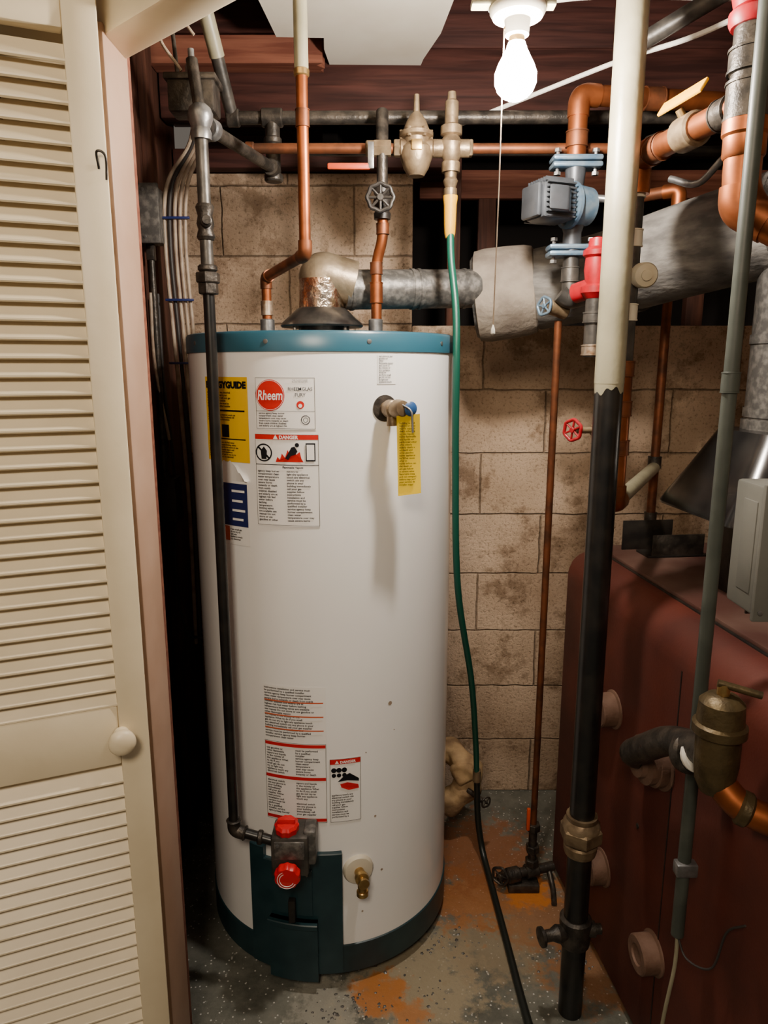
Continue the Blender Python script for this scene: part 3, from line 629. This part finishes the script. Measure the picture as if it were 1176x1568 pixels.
g=Grp('boiler_supply_pipe'); sx,sy=.487,1.47
tube('branch',[(.548,1.17,1.885),(sx,sy,1.885)],.021,'copper',g); 
bd=V((sx-.548,sy-1.17,0)).normalized(); b0=V((.548,1.17,1.885))
for t in (.05,.24): couple(g,b0+bd*t,bd,.021,.03,'iron' if t<.1 else 'copper_d')
collar('ball_valve',b0+bd*.145,bd,.029,.05,'bronze',g); tube('valve_post',[b0+bd*.145,b0+bd*.145+V((-.02,0,.035))],.007,'brass',g)
obox('yellow_lever',b0+bd*.07+V((-.03,0,.036)),bd*.12,V((.012,0,.020)),V((-.004,0,.004)),'yellow',g,.002)
tube('corner',[V((sx,sy,1.885))-bd*.05,V((sx,sy,1.885)),V((sx,sy,1.82))],.026,'copper',g,bend=.035)
tube('riser',[(sx,sy,1.86),(sx,sy,1.215)],.0165,'grey_iron',g)
for z in (1.83,1.74,1.60): couple(g,(sx,sy,z),(0,0,1),.0165,.03,'cream')
tube('copper_tail',[(sx,sy,1.50),(sx,sy,1.22)],.0178,'copper',g)
for z in (1.49,1.41,1.33): couple(g,(sx,sy,z),(0,0,1),.0180,.028,'copper_d')
tube('tail_elbow',[(sx,sy,1.25),(sx,sy,1.212),(sx+.022,sy+.04,1.212)],.021,'copper',g,bend=.02)
tube('cross_over',[(sx+.01,sy+.02,1.212),(.763,1.99,1.215)],.0165,'cream_old',g)
collar('stem_side',(.455,1.48,1.365),(1,0,0),.012,.05,'bronze',g); collar('stem_side',(.43,1.48,1.365),(1,0,0),.007,.06,'bronze',g); wheel(g,(.392,1.48,1.365),(-.75,-.6,0),.021,'redv',6)
lathe('zone_valve_motor',(.505,1.465,1.67),(-.05,-1,-.1),[(0,.024),(.035,.024),(.04,.021),(.042,.010),(.045,.010),(.046,0)],'beige',g,28)

g=Grp('boiler_drop_pipe'); tube('drop',[(.765,1.99,1.72),(.763,1.99,1.02)],.0125,'copper_d',g); couple(g,(.763,1.99,1.23),(0,0,1),.016,.03,'iron'); couple(g,(.763,1.99,1.07),(0,0,1),.015,.03,'iron')
tube('drop_collar',[(.763,1.99,1.02),(.763,1.99,1.0),(.763,1.85,.995)],.0125,'iron',g,bend=.01)
g=Grp('zone_pipe'); pipe(g,[(.58,1.90,1.90),(.70,1.80,1.905),(.70,1.80,1.78)],.014,'copper_d','copper',rims=False); tube('armored_cable',[(.70,1.45,1.80),(.68,1.5,1.90),(.64,1.55,1.86),(.60,1.6,1.88)],.007,'galv',g,spline=True)

g=Grp('header_pipe_with_valve'); hx,hy=.548,1.17
tube('iron_riser',[(hx,hy,2.34),(hx,hy,1.84)],.029,'iron',g,seg=24)
lathe('red_valve',(hx,hy,1.985),(0,0,1),[(0,.034),(.008,.038),(.02,.038),(.026,.032),(.06,.040),(.075,.040),(.08,.048),(.09,.048),(.092,.03)],'redv',g,24)
couple(g,(hx,hy,1.94),(0,0,1),.029,.03,'iron'); couple(g,(hx,hy,1.885),(0,0,1),.029,.05,'iron')
tube('copper_riser',[(hx,hy,1.86),(hx,hy,1.735),(.66,1.08,1.645),(.78,.98,1.60)],.0275,'copper',g,bend=.05,seg=24)
lathe('copper_adapter',(hx,hy,1.805),(0,0,1),[(0,.0285),(.004,.031),(.03,.031),(.034,.034),(.055,.034),(.058,.031)],'copper',g,28)
dd=V((.112,-.09,-.09)).normalized(); tube('copper_elbow',[V((hx,hy,1.765)),V((hx,hy,1.735)),V((hx,hy,1.735))+dd*.055],.030,'copper',g,bend=.028,seg=24)

g=Grp('steam_riser_pipe'); rx,ry=.44,1.41
tube('painted_length',[(rx,ry,2.52),(rx,ry,1.462)],.0285,'cream_old',g,seg=28)
bm=bmesh.new(); ring=[]
for k in range(57):
    t=2*math.pi*k/56; ring.append((bm.verts.new((rx+.0278*math.cos(t),ry+.0278*math.sin(t),1.448+.006*math.sin(3*t)+.004*math.sin(9*t+1))),bm.verts.new((rx+.0282*math.cos(t),ry+.0282*math.sin(t),1.47))))
for A_,B_ in zip(ring,ring[1:]): bm.faces.new((A_[0],B_[0],B_[1],A_[1]))
finish(bm,'ragged_paint_edge','cream_old',g)
tube('black_length',[(rx,ry,1.47),(rx,ry,0)],.0272,'blackp',g,seg=28)
lathe('union',(rx,ry,.425),(0,0,1),[(0,.034),(.01,.037),(.022,.037),(.026,.033)],'bronze',g,24); hexnut('union_nut',(rx,ry,.475),(0,0,1),.047,.035,'bronze',g); lathe('union_top',(rx,ry,.49),(0,0,1),[(0,.042),(.012,.040),(.02,.034),(.03,.034)],'bronze',g,24)
lathe('tee',(rx,ry,.19),(0,0,1),[(0,.034),(.02,.036),(.03,.033),(.05,.036),(.065,.036),(.07,.03)],'iron',g,24)
lathe('drain_cock',(rx-.025,ry-.01,.225),(-1,-.25,0),[(0,.016),(.02,.02),(.035,.013),(.05,.013),(.055,.022),(.062,.022),(.065,.010),(.07,0)],'iron',g,20); lathe('plug',(rx+.02,ry,.225),(1,0,0),[(0,.018),(.025,.018),(.027,.012),(.04,.012),(.04,0)],'iron',g,12)

# ---------------------------------------------------------------- boiler
g=Grp('boiler')
ang=math.radians(6.3); A=V((.506,1.895,0)); ey=V((math.sin(ang),-math.cos(ang),0)); ex=V((math.cos(ang),math.sin(ang),0))
Lb,Wb,H=1.06,.85,1.0
def bp(s,w,z): return A+ey*s+ex*w+V((0,0,z))
bm=bmesh.new(); prof=[(0,.03),(0,H-.08)]
for k in range(1,9):
    t=math.pi/2*k/8; prof.append((.08-.08*math.cos(t),H-.08+.08*math.sin(t)))
for k in range(0,9):
    t=math.pi/2*k/8; prof.append((Wb-.08+.08*math.sin(t),H-.08+.08*math.cos(t)))
prof+=[(Wb,.03)]
stn=[(0,.012),(.004,.003),(.012,0),(Lb-.012,0),(Lb-.004,.003),(Lb,.012)]
rings=[]
for s,ins in stn:
    rings.append([bm.verts.new(bp(s,min(max(w,ins),Wb-ins),min(z,H-ins))) for w,z in prof])
n=len(prof)
for P,Q in zip(rings,rings[1:]):
    for i in range(n): bm.faces.new((P[i],P[(i+1)%n],Q[(i+1)%n],Q[i]))
bm.faces.new(rings[0]); bm.faces.new(rings[-1]); finish(bm,'jacket','maroon',g,ang=30)
obox('plinth',bp(.02,.02,0),ex*(Wb-.04),ey*(Lb-.04),(0,0,.04),'iron',g,.004)
obox('top_lid',bp(.0,.085,H-.002),ex*(Wb-.12),ey*(Lb-.0),(0,0,.012),'maroon_d',g,.003)
obox('lid_seam',bp(.0,.078,H-.004),ex*.005,ey*Lb,(0,0,.008),'black',g,.001)
for s in (.62,): obox('panel_seam',bp(s,-.0012,.05),ex*.002,ey*.003,(0,0,H-.13),'black',g,0)
def tapping(s,z,r=.040,L=.045):
    lathe('tapping',bp(s,.005,z),-ex,[(0,r*1.15),(.008,r*1.15),(.010,r),(L-.003,r),(L,r*.93),(L,r*.55),(L-.004,r*.5),(L-.004,0)],'plug',g,28)
tapping(.345,.70); tapping(.345,.275); tapping(.61,.275); tapping(.57,.70,.052,.03)
for s,z in ((.2,.86),(.2,.5),(.5,.5),(.75,.86),(.75,.12),(.2,.12)): lathe('jacket_screw',bp(s,.001,z),-ex,[(0,.006),(.003,.006),(.004,0)],'iron',g,8)
obox('bracket_base',bp(.075,.16,H+.01),ex*.16,ey*.07,(0,0,.006),'black',g,.001); obox('bracket_face',bp(.14,.17,H+.01),ex*.14,ey*.004,(0,0,.06),'iron',g,.001); obox('bracket_back',bp(.05,.13,H+.01),ex*.14,ey*.004,(0,0,.08),'black',g,.001)
def frust(name,c,a0,b0,a1,b1,z0,z1,m,rr=.05):
    bm=bmesh.new(); R_=[]
    def ring(a,b,z,r):
        out=[]
        for qx,qy,t0 in ((1,1,0),(-1,1,90),(-1,-1,180),(1,-1,270)):
            for k in range(6):
                t=math.radians(t0+90*k/5); out.append(bm.verts.new(V((c[0],c[1],z))+ex*(qx*(a-r)+r*math.cos(t))+ey*(qy*(b-r)+r*math.sin(t))))
        return out
    for f,dz in ((0,0),(.0,.006),(.5,None),(1,None)):
        z=z0+(z1-z0)*f if dz is None else z0+dz
        R_.append(ring(a0+(a1-a0)*f,b0+(b1-b0)*f,z,rr))
    for P,Q in zip(R_,R_[1:]):
        for i in range(len(P)): bm.faces.new((P[i],P[(i+1)%len(P)],Q[(i+1)%len(Q)],Q[i]))
    bm.faces.new(R_[-1]); return finish(bm,name,m,g)
frust('flue_hood',(.86,1.47),.225,.17,.135,.11,1.195,1.365,'hood_g'); frust('hood_throat',(.88,1.47),.13,.10,.13,.10,1.0,1.22,'black',.03)
lathe('hood_collar',(.86,1.50,1.355),(0,0,1),[(0,.10),(.03,.10)],'galv_old',g,36)
for s in (-1,1): obox('hood_leg',V((.86,1.47,1.01))+ex*(s*.15)+ey*(.10),ex*.015,ey*.004,(0,0,.20),'iron',g,.001)

g=Grp('electrical_box'); box('case',(.548,1.0,1.13),(.68,1.09,1.325),'greyp',g,.005); box('cover',(.542,.992,1.125),(.68,1.002,1.33),'greyp',g,.003)
box('knockout_strip',(.5465,1.02,1.16),(.549,1.06,1.30),'greyp',g,.001)
for z in (1.14,1.315): lathe('screw',(.552,.992,z),(0,-1,0),[(0,.004),(.002,.004),(.003,0)],'galv',g,8)
box('mount_leg',(.66,1.04,1.01),(.68,1.07,1.14),'iron',g,.002)

g=Grp('conduit'); cx,cy=.540,1.125
tube('emt',[(cx,cy,2.34),(cx,cy,.47)],.0115,'conduit',g); box('strap',(cx-.018,cy-.016,.60),(cx+.02,cy+.006,.625),'galv',g,.003); couple(g,(cx,cy,1.47),(0,0,1),.012,.03,'conduit')
tube('flex_tail',[(cx,cy,.48),(cx+.001,cy,.40),(.53,1.13,.25),(.545,1.15,.06),(.53,1.2,.01)],.0035,'cream_old',g,spline=True,seg=10)
tube('thermostat_wire',[(cx,cy,.47),(.55,1.10,.44),(.575,1.06,.46),(.583,1.04,.55),(.59,1.0,.60)],.002,'cable_d',g,spline=True,seg=8)

g=Grp('air_separator')
c=V((.530,1.03,.90))
lathe('body',c+V((0,0,-.075)),(0,0,1),[(0,.0),(.002,.022),(.02,.030),(.05,.034),(.10,.034),(.104,.041),(.118,.041),(.122,.036),(.155,.034),(.165,.024),(.17,.0)],'brass_d',g,28)
lathe('cap_pin',c+V((0,0,.09)),(0,0,1),[(0,.010),(.02,.010),(.022,0)],'brass',g,14); tube('lever',[c+V((-.01,-.0,.112)),c+V((.05,-.02,.10))],.006,'brass_d',g)
tube('inlet',[bp(.57,.0,.70),bp(.57,-.07,.72),V((.512,1.16,.845)),c+V((0,.02,-.02))],.0265,'iron',g,bend=.07,seg=24)
lathe('inlet_flange',bp(.57,-.02,.705),-ex,[(0,.05),(.02,.05),(.024,.036),(.035,.034)],'plug',g,28)
dd=(c-V((.512,1.16,.845))).normalized(); collar('white_tape',c-dd*.055+V((0,0,-.02)),dd,.029,.014,'wirew',g); collar('elbow_rim',c-dd*.078+V((0,0,-.02)),dd,.035,.022,'iron',g)
tube('outlet',[c+V((0,0,-.05)),c+V((.03,-.03,-.085)),c+V((.12,-.07,-.11))],.024,'copper',g,bend=.02); collar('outlet_rim',c+V((.035,-.032,-.085)),(.09,-.04,-.03),.028,.02,'brass_d',g)

# ---------------------------------------------------------------- lamp & cables
g=Grp('ceiling_light_bulb'); lx,ly=.215,1.28; bz=1.922
bulb=mat('bulb_glow',(1,1,1),.3,emis=((1,.90,.79),1000))
prof=[(0,0),(.002,.011),(.007,.021),(.015,.029),(.027,.034),(.041,.034),(.054,.029),(.067,.022),(.078,.0165),(.086,.0138)]
lathe('glass',(lx,ly,bz),(0,0,1),prof,bulb,g,32,ang=180)
lathe('screw_base',(lx,ly,bz+.084),(0,0,1),[(0,.0125),(.018,.0125)],'brass',g,20)
lathe('socket',(lx,ly,bz+.095),(0,0,1),[(0,.016),(.002,.019),(.024,.021),(.028,.040),(.036,.045),(.042,.045)],'porc',g,32)
box('mount_bar',(lx-.075,ly-.012,bz+.137),(lx+.06,ly+.012,bz+.147),'cream_old',g,.002)
box('outlet_box',(lx-.045,ly-.045,bz+.145),(lx+.045,ly+.045,bz+.187),'galv',g,.008)
tube('pendant_rod',[(lx,ly,bz+.187),(lx,ly,2.52)],.008,'galv',g)
g=Grp('pull_string'); tube('string',[(.194,ly,bz+.107),(.1935,ly,1.8),(.1905,ly,1.56)],.0011,'cable',g,seg=6); lathe('pull_knot',(.1905,ly,1.548),(0,0,1),[(0,.0),(.003,.004),(.010,.0035),(.018,.001)],'wirew',g,10)
tube('string_arm',[(.194,ly,bz+.107),(lx,ly,bz+.109)],.003,'brass',g,seg=8)

g=Grp('ceiling_cable')
tube('romex',[(.15,1.92,2.068),(.30,1.83,2.10),(.505,1.68,2.135),(.62,1.5,2.12),(.75,1.2,2.12)],.005,'wirew',g,spline=True,seg=10)
tube('romex',[(.28,1.55,2.185),(.45,1.6,2.22),(.8,1.7,2.26)],.0045,'wirew',g,spline=True,seg=10)
g=Grp('overhead_pipe'); tube('run',[(.50,1.62,2.13),(1.0,1.1,2.30)],.017,'grey_iron',g); tube('run',[(.62,1.8,2.0),(1.0,1.25,2.03)],.022,'iron',g)

g=Grp('wall_cables')
for i in range(5):
    o_=.013*i; z0=2.11
    tube('cable',[(-.44+.004*i,1.80,z0),(-.47+o_*.6,1.87,2.03),(-.545+o_,1.91,1.94),(-.56+o_,1.92,1.80),(-.553+o_,1.92,1.6),(-.548+o_,1.93,1.40),(-.545+o_,1.95,1.1),(-.55+o_,1.96,.7)],.0052,'cable' if i!=1 else 'cable_d',g,spline=True,seg=10)
for z in (1.86,1.66,1.5): box('blue_clip',(-.565,1.906,z),(-.492,1.913,z+.006),'navy',g,.001)
tube('loop',[(-.59,1.93,1.68),(-.585,1.92,1.45),(-.575,1.93,1.2),(-.585,1.92,.9),(-.565,1.93,.75),(-.53,1.95,.72)],.004,'cable_d',g,spline=True,seg=8)
tube('loop',[(-.60,1.90,1.68),(-.60,1.90,1.50),(-.58,1.92,1.3)],.004,'cable',g,spline=True,seg=8)
g=Grp('junction_box'); box('case',(-.624,1.87,1.80),(-.56,1.95,1.93),'galv_old',g,.004); box('cover',(-.63,1.862,1.795),(-.555,1.872,1.935),'galv_old',g,.002); box('hub',(-.605,1.9,1.76),(-.585,1.92,1.80),'iron',g,.002)
for z in (1.81,1.92): lathe('cover_screw',(-.592,1.862,z),(0,-1,0),[(0,.004),(.002,.004),(.003,0)],'galv',g,8)
tube('drop_conduit',[(-.595,1.91,1.79),(-.595,1.91,1.2)],.008,'iron',g); box('lower_box',(-.62,1.88,1.08),(-.56,1.95,1.2),'black',g,.003)

# paint chips and grit on the floor in front of the heater
g=Grp('floor_debris'); bm=bmesh.new(); rn=random.Random(5)
for i in range(170):
    cx_,cy_,sd_=rn.choice(((-.10,1.42,.05),(.06,1.45,.08),(.50,1.55,.05),(.16,1.62,.06)))
    x=rn.gauss(cx_,sd_); y=rn.gauss(cy_,sd_*.6); s=rn.uniform(.0015,.006); a0=rn.random()*6
    lo_=[bm.verts.new((x+s*rn.uniform(.6,1.1)*math.cos(a0+k*1.2566),y+s*rn.uniform(.6,1.1)*math.sin(a0+k*1.2566),.0002)) for k in range(5)]
    tp_=bm.verts.new((x,y,s*.5))
    bm.faces.new(lo_)
    for k in range(5): bm.faces.new((lo_[k],lo_[(k+1)%5],tp_))
finish(bm,'chips','galv_old',g,smooth=False)

# ---------------------------------------------------------------- parent groups
for name,gr in list(GR.items()):
    lo=V((1e9,)*3); hi=V((-1e9,)*3)
    for o in gr.parts:
        for v in o.data.vertices:
            for k in range(3): lo[k]=min(lo[k],v.co[k]); hi[k]=max(hi[k],v.co[k])
    loc=V(((lo.x+hi.x)/2,(lo.y+hi.y)/2,lo.z))
    if len(gr.parts)==1:
        gr.parts[0].name=name; continue
    e=bpy.data.objects.new(name,None); e.empty_display_size=.05; e.location=loc; bpy.context.scene.collection.objects.link(e)
    for o in gr.parts:
        o.parent=e; o.matrix_parent_inverse=Matrix.Translation(-loc)

# ---------------------------------------------------------------- light & camera
def area(name,loc,tgt,size,power,col):
    l=bpy.data.lights.new(name,'AREA'); l.size=size; l.energy=power; l.color=col; o=bpy.data.objects.new(name,l); o.location=loc
    o.rotation_euler=(V(tgt)-V(loc)).to_track_quat('-Z','Y').to_euler(); bpy.context.scene.collection.objects.link(o); return o
area('hallway_lamp',(-.25,-.6,2.3),(-.35,1.3,.8),.4,28,(1,.83,.63))
w=bpy.data.worlds.new('world'); bpy.context.scene.world=w; w.use_nodes=True
w.node_tree.nodes['Background'].inputs[0].default_value=(1,.86,.72,1); w.node_tree.nodes['Background'].inputs[1].default_value=.13
cam=bpy.data.cameras.new('camera'); co=bpy.data.objects.new('camera',cam); bpy.context.scene.collection.objects.link(co)
cam.sensor_fit='VERTICAL'; cam.sensor_height=24; cam.lens=24*1387/2000; cam.clip_start=.02
co.location=(0,0,1.495); co.rotation_euler=(math.radians(90-11.6),0,0)
bpy.context.scene.camera=co
